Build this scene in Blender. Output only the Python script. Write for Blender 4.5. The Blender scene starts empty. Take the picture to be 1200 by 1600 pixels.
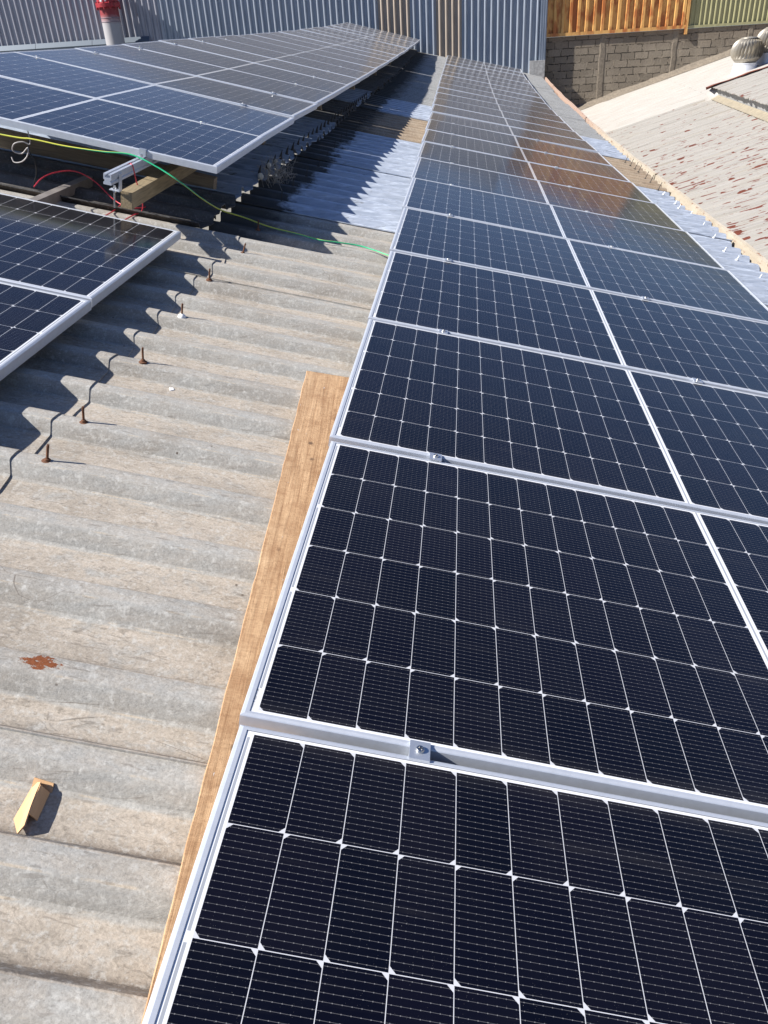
import bpy, bmesh, math, random
from mathutils import Vector, Matrix, noise as mnoise
R = math.radians
rnd = random.Random(7)
S = bpy.context.scene
COL = S.collection

# ---------------------------------------------------------------- camera, world, sun, exposure
cam_d = bpy.data.cameras.new('camera')
cam = bpy.data.objects.new('camera', cam_d)
COL.objects.link(cam)
_r = Vector((0.994495, 0.088927, -0.055416)); _u = Vector((0.001209, 0.519103, 0.854711)); _f = Vector((-0.104774, 0.850073, -0.516138))
m = Matrix((_r, _u, -_f)).transposed().to_4x4()
m.translation = Vector((0.49337, -0.97224, 1.02524))
cam.matrix_world = m
cam_d.sensor_fit = 'VERTICAL'; cam_d.sensor_height = 36.0; cam_d.sensor_width = 27.0
cam_d.lens = 36.0 * 1210.2 / 1600.0
cam_d.clip_start = 0.05; cam_d.clip_end = 2000
S.camera = cam

SUN_EL, SUN_AZ = 41.0, 14.0          # light travels towards +x, a little towards +y
to_sun = Vector((-math.cos(R(SUN_EL)) * math.cos(R(SUN_AZ)), -math.cos(R(SUN_EL)) * math.sin(R(SUN_AZ)), math.sin(R(SUN_EL))))
W = bpy.data.worlds.new('World'); S.world = W; W.use_nodes = True
wn = W.node_tree; bg = wn.nodes['Background']
sky = wn.nodes.new('ShaderNodeTexSky'); sky.sky_type = 'NISHITA'; sky.sun_disc = False
sky.sun_elevation = R(SUN_EL); sky.sun_rotation = math.atan2(to_sun.x, to_sun.y)
sky.air_density = 1.0; sky.dust_density = 0.7; sky.ozone_density = 3.0
tint = wn.nodes.new('ShaderNodeMix'); tint.data_type = 'RGBA'; tint.blend_type = 'MULTIPLY'
tint.inputs[0].default_value = 1.0; tint.inputs[7].default_value = (.87, .98, 1.25, 1)
wn.links.new(sky.outputs[0], tint.inputs[6]); wn.links.new(tint.outputs[2], bg.inputs[0]); bg.inputs[1].default_value = 0.046
sd = bpy.data.lights.new('sun', 'SUN'); sd.energy = 5.0; sd.angle = R(0.53); sd.color = (1.0, 0.955, 0.90)
so = bpy.data.objects.new('sun', sd); COL.objects.link(so)
so.rotation_euler = (-to_sun).to_track_quat('-Z', 'Y').to_euler()
S.view_settings.view_transform = 'Standard'; S.view_settings.look = 'None'; S.view_settings.gamma = 1.0
S.view_settings.exposure = 0.95
S.view_settings.use_curve_mapping = False

# ---------------------------------------------------------------- node helper
class NT:
    def __init__(s, name):
        s.m = bpy.data.materials.new(name); s.m.use_nodes = True
        s.t = s.m.node_tree; s.b = s.t.nodes['Principled BSDF']
    def put(s, sock, v):
        if isinstance(v, bpy.types.NodeSocket): s.t.links.new(v, sock)
        elif v is not None:
            if sock.type == 'RGBA' and not hasattr(v, '__len__'): v = (v, v, v, 1)
            if sock.type == 'RGBA' and len(v) == 3: v = (*v, 1)
            sock.default_value = v
    def bsdf(s, **k):
        for a, v in k.items():
            s.put(s.b.inputs[{'color': 'Base Color', 'rough': 'Roughness', 'metal': 'Metallic', 'ior': 'IOR', 'spec': 'Specular IOR Level', 'normal': 'Normal', 'coat': 'Coat Weight', 'emit': 'Emission Color', 'sheen': 'Sheen Weight', 'sheen_r': 'Sheen Roughness', 'sheen_t': 'Sheen Tint', 'tint': 'Specular Tint'}[a]], v)
        return s.m
    def coord(s, k='Object'):
        return s.t.nodes.new('ShaderNodeTexCoord').outputs[k]
    def map(s, v, scale=(1, 1, 1), loc=(0, 0, 0), rot=(0, 0, 0)):
        n = s.t.nodes.new('ShaderNodeMapping'); s.put(n.inputs[0], v)
        n.inputs['Scale'].default_value = scale; n.inputs['Location'].default_value = loc; n.inputs['Rotation'].default_value = rot
        return n.outputs[0]
    def sep(s, v):
        n = s.t.nodes.new('ShaderNodeSeparateXYZ'); s.put(n.inputs[0], v); return n.outputs
    def comb(s, x=0, y=0, z=0):
        n = s.t.nodes.new('ShaderNodeCombineXYZ')
        for i, v in enumerate((x, y, z)): s.put(n.inputs[i], v)
        return n.outputs[0]
    def noise(s, v, scale=5, detail=4, rough=0.55, dist=0):
        n = s.t.nodes.new('ShaderNodeTexNoise'); s.put(n.inputs['Vector'], v)
        n.inputs['Scale'].default_value = scale; n.inputs['Detail'].default_value = detail
        n.inputs['Roughness'].default_value = rough; n.inputs['Distortion'].default_value = dist
        return n.outputs[0]
    def voro(s, v, scale=5, feature='F1', out='Distance', rnd_=1.0):
        n = s.t.nodes.new('ShaderNodeTexVoronoi'); n.feature = feature; s.put(n.inputs['Vector'], v)
        n.inputs['Scale'].default_value = scale; n.inputs['Randomness'].default_value = rnd_
        return n.outputs[out]
    def white(s, v):
        n = s.t.nodes.new('ShaderNodeTexWhiteNoise'); n.noise_dimensions = '3D'; s.put(n.inputs['Vector'], v); return n.outputs[0]
    def math(s, op, a, b=None, c=None, clamp=False):
        n = s.t.nodes.new('ShaderNodeMath'); n.operation = op; n.use_clamp = clamp
        for i, v in enumerate((a, b, c)):
            if v is not None: s.put(n.inputs[i], v)
        return n.outputs[0]
    def ramp(s, v, lo, hi, a=0.0, b=1.0):
        n = s.t.nodes.new('ShaderNodeMapRange'); n.clamp = True; s.put(n.inputs[0], v)
        for i, x in enumerate((lo, hi, a, b)): n.inputs[i + 1].default_value = x
        return n.outputs[0]
    def mix(s, f, a, b, mode='MIX'):
        n = s.t.nodes.new('ShaderNodeMix'); n.data_type = 'RGBA'; n.blend_type = mode
        s.put(n.inputs[0], f); s.put(n.inputs[6], a); s.put(n.inputs[7], b)
        return n.outputs[2]
    def bump(s, h, strength=0.3, dist=0.01):
        n = s.t.nodes.new('ShaderNodeBump'); s.put(n.inputs['Height'], h)
        n.inputs['Strength'].default_value = strength; n.inputs['Distance'].default_value = dist
        return n.outputs[0]
    def attr(s, name):
        n = s.t.nodes.new('ShaderNodeAttribute'); n.attribute_name = name; return n.outputs['Fac']
    def orand(s):
        return s.t.nodes.new('ShaderNodeObjectInfo').outputs['Random']

def plain(name, col, rough=0.6, metal=0.0, var=0.12, scale=30, bump=0.0):
    n = NT(name); o = n.coord()
    f = n.noise(o, scale, 5, 0.6)
    c2 = tuple(max(0, x * (1 - 2 * var)) for x in col); c1 = tuple(min(1, x * (1 + var)) for x in col)
    c = n.mix(n.ramp(f, .3, .7), c2, c1)
    k = dict(color=c, rough=rough, metal=metal)
    if bump: k['normal'] = n.bump(f, bump, 0.005)
    return n.bsdf(**k)

# ---------------------------------------------------------------- mesh helpers
class MB:
    def __init__(s): s.v = []; s.f = []
    def add(s, vs, fs, M=None):
        o = len(s.v)
        s.v += [tuple(M @ Vector(p)) if M else tuple(p) for p in vs]
        s.f += [tuple(i + o for i in f) for f in fs]
        return s
    def box(s, a, b, M=None):
        x0, y0, z0 = a; x1, y1, z1 = b
        return s.add([(x0, y0, z0), (x1, y0, z0), (x1, y1, z0), (x0, y1, z0), (x0, y0, z1), (x1, y0, z1), (x1, y1, z1), (x0, y1, z1)],
                     [(0, 3, 2, 1), (4, 5, 6, 7), (0, 1, 5, 4), (1, 2, 6, 5), (2, 3, 7, 6), (3, 0, 4, 7)], M)
    def loft(s, rows, close=False, caps=False, M=None):
        n = len(rows[0]); vs = [p for r in rows for p in r]; fs = []
        for i in range(len(rows) - 1):
            for j in range(n if close else n - 1):
                k = (j + 1) % n
                fs.append((i * n + j, i * n + k, (i + 1) * n + k, (i + 1) * n + j))
        if caps: fs += [tuple(range(n))[::-1], tuple(range((len(rows) - 1) * n, len(rows) * n))]
        return s.add(vs, fs, M)
    def lathe(s, prof, seg=24, M=None, caps=True):
        return s.loft([[(r * math.cos(2 * math.pi * k / seg), r * math.sin(2 * math.pi * k / seg), z) for k in range(seg)] for r, z in prof], True, caps, M)
    def tube(s, pts, rad, seg=8, caps=True):
        P = [Vector(p) for p in pts]; rows = []
        n0 = None
        for i, p in enumerate(P):
            t = (P[min(i + 1, len(P) - 1)] - P[max(i - 1, 0)]).normalized()
            if n0 is None:
                n0 = t.orthogonal().normalized()
            n0 = (n0 - t * n0.dot(t)).normalized(); b = t.cross(n0)
            r = rad(i / (len(P) - 1)) if callable(rad) else rad
            rows.append([tuple(p + (n0 * math.cos(2 * math.pi * k / seg) + b * math.sin(2 * math.pi * k / seg)) * r) for k in range(seg)])
        return s.loft(rows, True, caps)
    def build(s, name, mat, parent=None, smooth=None, M=None):
        me = bpy.data.meshes.new(name); me.from_pydata(s.v, [], s.f); me.validate(); me.update()
        bm = bmesh.new(); bm.from_mesh(me); bmesh.ops.recalc_face_normals(bm, faces=bm.faces); bm.to_mesh(me); bm.free()
        if smooth is not None:
            me.polygons.foreach_set('use_smooth', [True] * len(me.polygons))
            me.set_sharp_from_angle(angle=R(smooth))
        if mat: me.materials.append(mat)
        return link(name, me, parent, M)

def link(name, data, parent=None, M=None):
    o = bpy.data.objects.new(name, data); COL.objects.link(o)
    if M is not None: o.matrix_basis = M
    if parent is not None: o.parent = parent
    return o
def tag(o, label, cat, group=None, kind=None):
    o['label'] = label; o['category'] = cat
    if group: o['group'] = group
    if kind: o['kind'] = kind
    return o
def thing(name, label, cat, M=None, group=None):
    return tag(link(name, None, None, M), label, cat, group)
def dup(root, M):
    r = root.copy(); COL.objects.link(r); r.matrix_basis = M
    for ch in list(root.children):
        c = ch.copy(); COL.objects.link(c); c.parent = r
        for g in list(ch.children):
            d = g.copy(); COL.objects.link(d); d.parent = c
    return r
def smooth_path(pts, n=8):
    P = [Vector(p) for p in pts]; out = []
    for i in range(len(P) - 1):
        p0, p1, p2, p3 = P[max(i - 1, 0)], P[i], P[i + 1], P[min(i + 2, len(P) - 1)]
        for k in range(n):
            t = k / n
            out.append(0.5 * ((2 * p1) + (p2 - p0) * t + (2 * p0 - 5 * p1 + 4 * p2 - p3) * t * t + (3 * p1 - p0 - 3 * p2 + p3) * t ** 3))
    out.append(P[-1]); return out
ORD = ['first', 'second', 'third', 'fourth', 'fifth', 'sixth', 'seventh', 'eighth', 'ninth', 'tenth', 'eleventh', 'twelfth', 'thirteenth', 'fourteenth',
       'fifteenth', 'sixteenth', 'seventeenth', 'eighteenth', 'nineteenth', 'twentieth', 'twenty-first', 'twenty-second', 'twenty-third', 'twenty-fourth', 'twenty-fifth']

# ---------------------------------------------------------------- roof shape (fitted to the photograph)
AL = 0.22238; TA = math.tan(AL); D0 = 0.10
ROW = [(0.0852, 0.0, 0.0), (0.0761, 1.156, -0.0005), (0.0737, 2.3119, 0.017), (0.0726, 3.4675, 0.0461), (0.0653, 4.6232, 0.0742), (0.0557, 5.779, 0.0946), (0.046, 6.9349, 0.1102), (0.034, 8.0908, 0.1259), (0.0234, 9.2467, 0.1419), (0.0117, 10.4025, 0.1576), (-0.001, 11.5584, 0.1733), (-0.0144, 12.7143, 0.1909), (-0.0251, 13.8701, 0.2117), (-0.0339, 15.0259, 0.2349), (-0.0405, 16.1816, 0.2614), (-0.0456, 17.3372, 0.2917), (-0.0493, 18.4927, 0.3256), (-0.0511, 19.6481, 0.362), (-0.0508, 20.8035, 0.4012), (-0.049, 21.9587, 0.4434), (-0.0471, 23.1138, 0.4883), (-0.0461, 24.2688, 0.5359), (-0.0453, 25.4237, 0.586), (-0.0444, 26.5785, 0.6388)]
ROW = [(0.092, -1.156, 0.003)] + ROW
def zc(y):
    if y <= ROW[0][1]: return ROW[0][2]
    for a, b in zip(ROW, ROW[1:]):
        if y <= b[1]: return a[2] + (b[2] - a[2]) * (y - a[1]) / (b[1] - a[1])
    return ROW[-1][2] + (y - ROW[-1][1]) * 0.0456
def roof(x, y, d=D0):
    return zc(y) - TA * x - d / math.cos(AL)
RN = Vector((math.sin(AL), 0, math.cos(AL)))          # roof normal
# crest positions (far edge of each crest)
RY = [-2.43 + 0.2 * k for k in range(11)] + [-0.227, -0.024, 0.168, 0.417, 0.662]
while RY[-1] < 27.4: RY.append(RY[-1] + 0.2605)
def prof_pts(y0, y1, dens=1):
    """points (y, drop, flank) of the corrugation between y0 and y1"""
    out = []
    for a, b in zip(RY, RY[1:]):
        L = b - a
        q = L - .047
        base = [(0, 0, .42), (.005, .0018, -.5), (.012, .009, -.8), (.027, .036, -.8), (.034, .042, -.7), (.044, .0445, -.3), (.066, .045, 0), (.5 * q, .0455, 0), (q - .042, .0448, .08),
                (q - .031, .0435, .5), (q - .025, .0405, 1), (q - .0065, .006, 1), (q - .002, .0022, .85), (q + .003, .0006, .5), (q + .010, .0, .42), (q + .03, -.001, .36)]
        for t, h, f in base:
            y = a + t
            if y0 <= y <= y1: out.append((y, h, f))
    return out

# ---------------------------------------------------------------- materials
def fibre_mat(name, tan1, tan2, grey, dark=1.0, rust=False, dirt_left=False):
    n = NT(name); o = n.coord()
    fl = n.attr('flank')
    st = n.noise(n.map(o, (1.2, 9, 9)), 4, 6, .62)
    bl = n.noise(n.map(o, (1, 1.8, 1.8)), 9, 6, .65, .6)
    fine = n.noise(o, 170, 4, .7)
    swirl = n.noise(n.map(o, (1, 2.2, 2.2)), 26, 5, .6, 1.6)
    tan = n.mix(n.ramp(st, .34, .68), tan2, tan1)
    tan = n.mix(n.ramp(bl, .52, .70, 0, .8), tan, tuple(x * 1.04 for x in grey))
    tan = n.mix(n.ramp(swirl, .53, .66, 0, .7), tan, tuple(x * .62 for x in tan2))
    g = n.mix(n.ramp(bl, .3, .7), tuple(x * .82 for x in grey), tuple(x * 1.1 for x in grey))
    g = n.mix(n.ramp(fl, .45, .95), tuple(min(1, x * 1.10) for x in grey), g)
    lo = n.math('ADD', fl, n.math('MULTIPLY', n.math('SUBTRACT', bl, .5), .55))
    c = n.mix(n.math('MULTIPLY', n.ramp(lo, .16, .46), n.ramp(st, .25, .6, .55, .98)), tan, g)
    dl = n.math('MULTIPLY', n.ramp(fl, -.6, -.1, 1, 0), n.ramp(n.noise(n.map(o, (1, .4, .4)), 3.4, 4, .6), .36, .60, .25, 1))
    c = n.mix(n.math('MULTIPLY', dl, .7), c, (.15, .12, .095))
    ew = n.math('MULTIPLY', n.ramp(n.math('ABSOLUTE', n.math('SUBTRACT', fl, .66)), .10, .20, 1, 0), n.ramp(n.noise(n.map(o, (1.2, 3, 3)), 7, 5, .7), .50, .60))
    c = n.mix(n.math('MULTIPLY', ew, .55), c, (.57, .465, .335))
    big = n.noise(n.map(o, (1, 1.3, 1.3), (4, 2, 0)), 2.3, 6, .68, .5)
    c = n.mix(n.ramp(big, .48, .68, 0, .62), c, tuple(x * .58 for x in tan2))
    c = n.mix(n.ramp(big, .28, .42, .35, 0), c, tuple(min(1, x * 1.12) for x in tan1))
    spk = n.noise(o, 330, 3, .7)
    c = n.mix(n.ramp(spk, .60, .72, 0, .5), c, (.12, .11, .10))
    c = n.mix(n.ramp(fine, .34, .68, .34, 0), c, (.10, .095, .09), 'MULTIPLY')
    lich = n.noise(o, 62, 5, .7)
    c = n.mix(n.ramp(lich, .52, .70, 0, .65), c, tuple(min(1, x * 1.45) for x in grey))
    spots = n.voro(o, 16)
    c = n.mix(n.math('MULTIPLY', n.ramp(spots, .05, .075, .8, 0), n.ramp(n.noise(o, 3.3, 2), .55, .6)), c, (.07, .05, .035))
    crk = n.voro(n.mix(.06, n.map(o, (1, 2.4, 2.4)), n.t.nodes.new('ShaderNodeTexNoise').outputs[1]), 4.2, 'DISTANCE_TO_EDGE')
    crk = n.math('MULTIPLY', n.ramp(crk, .003, .008, .7, 0), n.ramp(n.noise(o, 2.1, 3), .56, .64))
    c = n.mix(n.math('MULTIPLY', crk, n.ramp(n.noise(o, 9, 3), .48, .58)), c, (.13, .11, .09))
    scr = n.noise(n.map(o, (.7, 30, 30), (3, 0, 0)), 3, 3, .5)
    c = n.mix(n.ramp(scr, .64, .68, 0, .38), c, (.14, .12, .10))
    if rust:
        s = n.sep(o)
        dx = n.math('DIVIDE', n.math('SUBTRACT', s[0], -.368), .036); dy = n.math('DIVIDE', n.math('SUBTRACT', s[1], .148), .018)
        r2 = n.math('ADD', n.math('MULTIPLY', dx, dx), n.math('MULTIPLY', dy, dy))
        r2 = n.math('ADD', r2, n.math('MULTIPLY', n.math('SUBTRACT', n.noise(n.map(o, (1, 1.7, 1)), 62, 6, .72), .5), 7.0))
        c = n.mix(n.ramp(r2, .75, .9, 1, 0), c, n.mix(n.ramp(fine, .3, .7), (.15, .045, .016), (.24, .08, .03)))
    if dirt_left:
        s = n.sep(o)
        e = n.math('ADD', s[0], n.math('MULTIPLY', n.math('SUBTRACT', n.noise(n.map(o, (1, 2.5, 1)), 5, 6, .7), .5), .5))
        c = n.mix(n.ramp(e, -.78, -.55, .92, 0), c, n.mix(bl, (.028, .027, .026), (.075, .07, .06)))
    hgt = n.math('ADD', n.math('MULTIPLY', fine, .5), n.math('MULTIPLY', swirl, 1.0))
    return n.bsdf(color=c, rough=n.ramp(bl, .3, .7, .75, .95), spec=.25, normal=n.bump(hgt, .32, .0035))
def painted_mat(name, col, col2, edge=-.74, keep=.7):
    """aluminium roof paint brushed over fibre cement; bare dirty sheet left of a ragged edge"""
    n = NT(name); o = n.coord(); fl = n.attr('flank')
    st = n.noise(n.map(o, (.8, 10, 10)), 4.5, 6, .65)
    wide = n.noise(n.map(o, (1, 3, 3)), 3, 4, .6, .4)
    fine = n.noise(o, 120, 4, .7)
    c = n.mix(n.ramp(st, .36, .64), col2, col)
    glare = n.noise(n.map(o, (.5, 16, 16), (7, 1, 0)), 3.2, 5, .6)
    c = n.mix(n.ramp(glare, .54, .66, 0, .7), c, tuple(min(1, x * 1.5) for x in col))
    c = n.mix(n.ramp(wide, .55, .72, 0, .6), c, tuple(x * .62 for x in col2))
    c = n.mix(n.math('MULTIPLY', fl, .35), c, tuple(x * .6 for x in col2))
    worn = n.noise(n.map(o, (1.5, 22, 22), (1, 2, 3)), 3, 6, .7)
    c = n.mix(n.ramp(worn, .60, .66, 0, keep), c, (.12, .115, .105))
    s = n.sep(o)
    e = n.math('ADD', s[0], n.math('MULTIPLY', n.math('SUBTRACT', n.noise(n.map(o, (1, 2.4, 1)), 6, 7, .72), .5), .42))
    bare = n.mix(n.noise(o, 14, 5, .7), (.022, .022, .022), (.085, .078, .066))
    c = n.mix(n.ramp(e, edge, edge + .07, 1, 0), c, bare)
    rough = n.ramp(st, .3, .7, .42, .62)
    return n.bsdf(color=c, rough=rough, metal=n.ramp(e, edge, edge + .07, 0, .18), normal=n.bump(n.math('ADD', st, n.math('MULTIPLY', fine, .3)), .3, .004))
TAN1, TAN2, GREY = (.535, .47, .39), (.445, .39, .32), (.365, .36, .335)
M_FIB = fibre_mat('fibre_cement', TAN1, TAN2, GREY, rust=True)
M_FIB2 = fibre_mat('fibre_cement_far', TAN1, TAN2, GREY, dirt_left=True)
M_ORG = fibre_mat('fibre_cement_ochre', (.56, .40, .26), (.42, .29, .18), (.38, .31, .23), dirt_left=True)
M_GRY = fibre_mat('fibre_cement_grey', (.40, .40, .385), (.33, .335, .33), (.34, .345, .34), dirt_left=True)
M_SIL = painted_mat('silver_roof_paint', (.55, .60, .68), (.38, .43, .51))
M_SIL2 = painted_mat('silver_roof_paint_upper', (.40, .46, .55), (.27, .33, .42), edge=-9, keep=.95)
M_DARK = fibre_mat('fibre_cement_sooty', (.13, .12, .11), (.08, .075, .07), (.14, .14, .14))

def metal_mat(name, col, rough, metal, var=.08):
    n = NT(name); o = n.coord()
    f = n.noise(o, 40, 5, .6); g = n.noise(n.map(o, (2, 60, 60)), 8, 3, .5)
    c = n.mix(n.ramp(f, .35, .65), tuple(x * (1 - var) for x in col), col)
    return n.bsdf(color=c, rough=n.math('ADD', n.math('MULTIPLY', g, .16), rough - .08), metal=metal)
M_ALU = metal_mat('anodised_aluminium', (.60, .635, .69), .42, .40)
M_ALU2 = metal_mat('cast_aluminium', (.62, .66, .72), .42, .75)
M_STEEL = metal_mat('bright_steel', (.62, .61, .59), .28, 1.0)
M_VENT = metal_mat('weathered_vent_steel', (.40, .365, .30), .45, .5)
M_RUST = plain('rusty_iron', (.16, .07, .035), .8, .2, .3, 200)
M_WHITE = plain('white_sealant', (.80, .80, .78), .6, 0, .06, 80)

# ---------------------------------------------------------------- roof building
def ragged(i, base, amp):
    return base + amp * (mnoise.noise(Vector((i * 3.7, base, .3))))
def sheet(name, mat, parent, x0, x1, y0, y1, lift=0.0, nx=12, thick=.007, amp=.0015, ragx=.02, left_lift=0.0, right_lift=0.0):
    pts = prof_pts(y0, y1)
    n = len(pts); mb = MB(); top = []
    for j, (y, h, f) in enumerate(pts):
        row = []
        xa = x0 if ragx == 0 else x0 + .004 * mnoise.noise(Vector((y * 9, 1, 2)))
        xb = x1 + ragx * mnoise.noise(Vector((y * 6, 5, 2)))
        tri = min(1, (y - y0) / .16)
        for i in range(nx + 1):
            x = xa + (xb - xa) * i / nx
            dz = amp * mnoise.noise(Vector((x * 2.5, y * 3, 0))) + amp * .6 * mnoise.noise(Vector((x * 14, y * 14, 3)))
            e = max(0, (x - (x1 - .5)) / .5) * right_lift
            row.append(Vector((x, y, roof(x, y) - h)) + RN * (dz + lift + e))
        top.append(row)
    vs = [tuple(p) for r in top for p in r]; fs = []
    w = nx + 1
    for j in range(n - 1):
        for i in range(nx):
            a = j * w + i
            fs.append((a, a + 1, a + w + 1, a + w))
    # skirt round the border gives the sheet its thickness
    ring = [i for i in range(w)] + [j * w + nx for j in range(1, n)] + [(n - 1) * w + i for i in range(nx - 1, -1, -1)] + [j * w for j in range(n - 2, 0, -1)]
    o = len(vs)
    vs += [tuple(Vector(vs[i]) - RN * thick) for i in ring]
    L = len(ring)
    for k in range(L): fs.append((ring[k], o + k, o + (k + 1) % L, ring[(k + 1) % L]))
    me = bpy.data.meshes.new(name); me.from_pydata(vs, [], fs); me.update()
    at = me.attributes.new('flank', 'FLOAT', 'POINT')
    vals = [f for (y, h, f) in pts for _ in range(w)] + [.5] * L
    at.data.foreach_set('value', vals)
    me.polygons.foreach_set('use_smooth', [True] * len(me.polygons)); me.set_sharp_from_angle(angle=R(24))
    me.materials.append(mat)
    return link(name, me, parent)
roof_t = thing('corrugated_roof', 'weathered corrugated roof with patches of silver paint under the solar panels', 'roof')
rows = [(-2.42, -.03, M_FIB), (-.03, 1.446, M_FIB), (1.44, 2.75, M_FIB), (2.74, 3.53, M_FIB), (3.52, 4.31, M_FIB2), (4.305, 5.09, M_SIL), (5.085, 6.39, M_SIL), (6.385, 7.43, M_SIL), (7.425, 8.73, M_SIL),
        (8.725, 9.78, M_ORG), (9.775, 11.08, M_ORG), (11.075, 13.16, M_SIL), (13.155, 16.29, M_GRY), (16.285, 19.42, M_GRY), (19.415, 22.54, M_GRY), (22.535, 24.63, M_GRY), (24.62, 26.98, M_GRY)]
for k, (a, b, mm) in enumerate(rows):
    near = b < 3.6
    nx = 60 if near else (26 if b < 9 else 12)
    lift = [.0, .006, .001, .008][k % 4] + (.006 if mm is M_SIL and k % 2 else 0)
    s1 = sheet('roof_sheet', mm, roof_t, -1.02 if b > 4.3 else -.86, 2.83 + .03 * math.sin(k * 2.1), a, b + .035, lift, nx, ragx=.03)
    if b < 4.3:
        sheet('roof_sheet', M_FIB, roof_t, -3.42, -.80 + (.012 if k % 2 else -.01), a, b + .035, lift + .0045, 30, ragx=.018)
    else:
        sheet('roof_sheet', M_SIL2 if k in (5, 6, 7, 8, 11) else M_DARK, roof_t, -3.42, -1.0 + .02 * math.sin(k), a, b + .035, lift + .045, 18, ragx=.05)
# ridge cap and the far slope behind it
mb = MB()
ys = [-2.4 + i * .49 for i in range(61)]
mb.loft([[(-3.25, y, roof(-3.25, y) + .03), (-3.42, y, roof(-3.42, y) + .045), (-3.6, y, roof(-3.42, y) + .012)] for y in ys])
mb.build('ridge_cap', M_GRY, roof_t)
mb = MB(); mb.loft([[(-3.45, y, roof(-3.42, y) + .0), (-9, y, roof(-3.42, y) - 1.25), (-9, y, -6)] for y in ys]); mb.build('far_slope', M_GRY, roof_t)
# walls that carry the roof down to the ground
M_PLASTER = plain('old_plaster', (.36, .34, .31), .9, 0, .15, 6)
mb = MB(); mb.loft([[(2.70, y, roof(2.70, y) - .10), (2.70, y, -6)] for y in ys]); mb.build('wall', M_PLASTER, roof_t)
# gutter
n = NT('gutter_paint'); o = n.coord(); s = n.sep(o)
base = n.mix(n.ramp(n.noise(n.map(o, (3, .8, 3)), 4, 5, .6), .3, .7), (.36, .31, .235), (.46, .41, .33))
pink = n.ramp(n.math('ADD', s[1], n.math('MULTIPLY', n.noise(o, 2, 4), 2)), 15, 18.5)
base = n.mix(pink, base, (.38, .27, .21))
base = n.mix(n.ramp(n.noise(n.map(o, (3, 1, 3)), 7, 6, .72), .585, .64), base, (.20, .075, .035))
base = n.mix(n.ramp(n.noise(n.map(o, (1, .6, 1)), 60, 3), .62, .68, 0, .5), base, (.2, .15, .1))
M_GUT = n.bsdf(color=base, rough=.65)
mb = MB()
def gz(y): return roof(2.95, y, .105)
for a, b in ((1.2, 4.1), (4.1, 7.15), (7.15, 10.2), (10.2, 13.3), (13.3, 17.1), (17.1, 21), (21, 24.2), (24.2, 26.85)):
    st = []
    for i in range(9):
        y = a + (b - a) * i / 8 + (0.0 if i else .004); t = gz(y) + .006 * math.sin(a * 5 + i * .9) + (.01 if a == 17.1 else 0); w = .004 * math.sin(i * 1.7 + a)
        zz = [(2.73, t - .05), (2.735, t - .15), (2.935 + w, t - .15), (2.955 + w, t - .012), (2.955 + w, t), (2.985 + w, t + .004), (2.985 + w, t - .015), (2.96 + w, t - .16), (2.73, t - .16)]
        st.append([(x, y, z) for x, z in zz])
    mb.loft(st, False, False)
mb.build('gutter', M_GUT, roof_t, 30)

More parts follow.
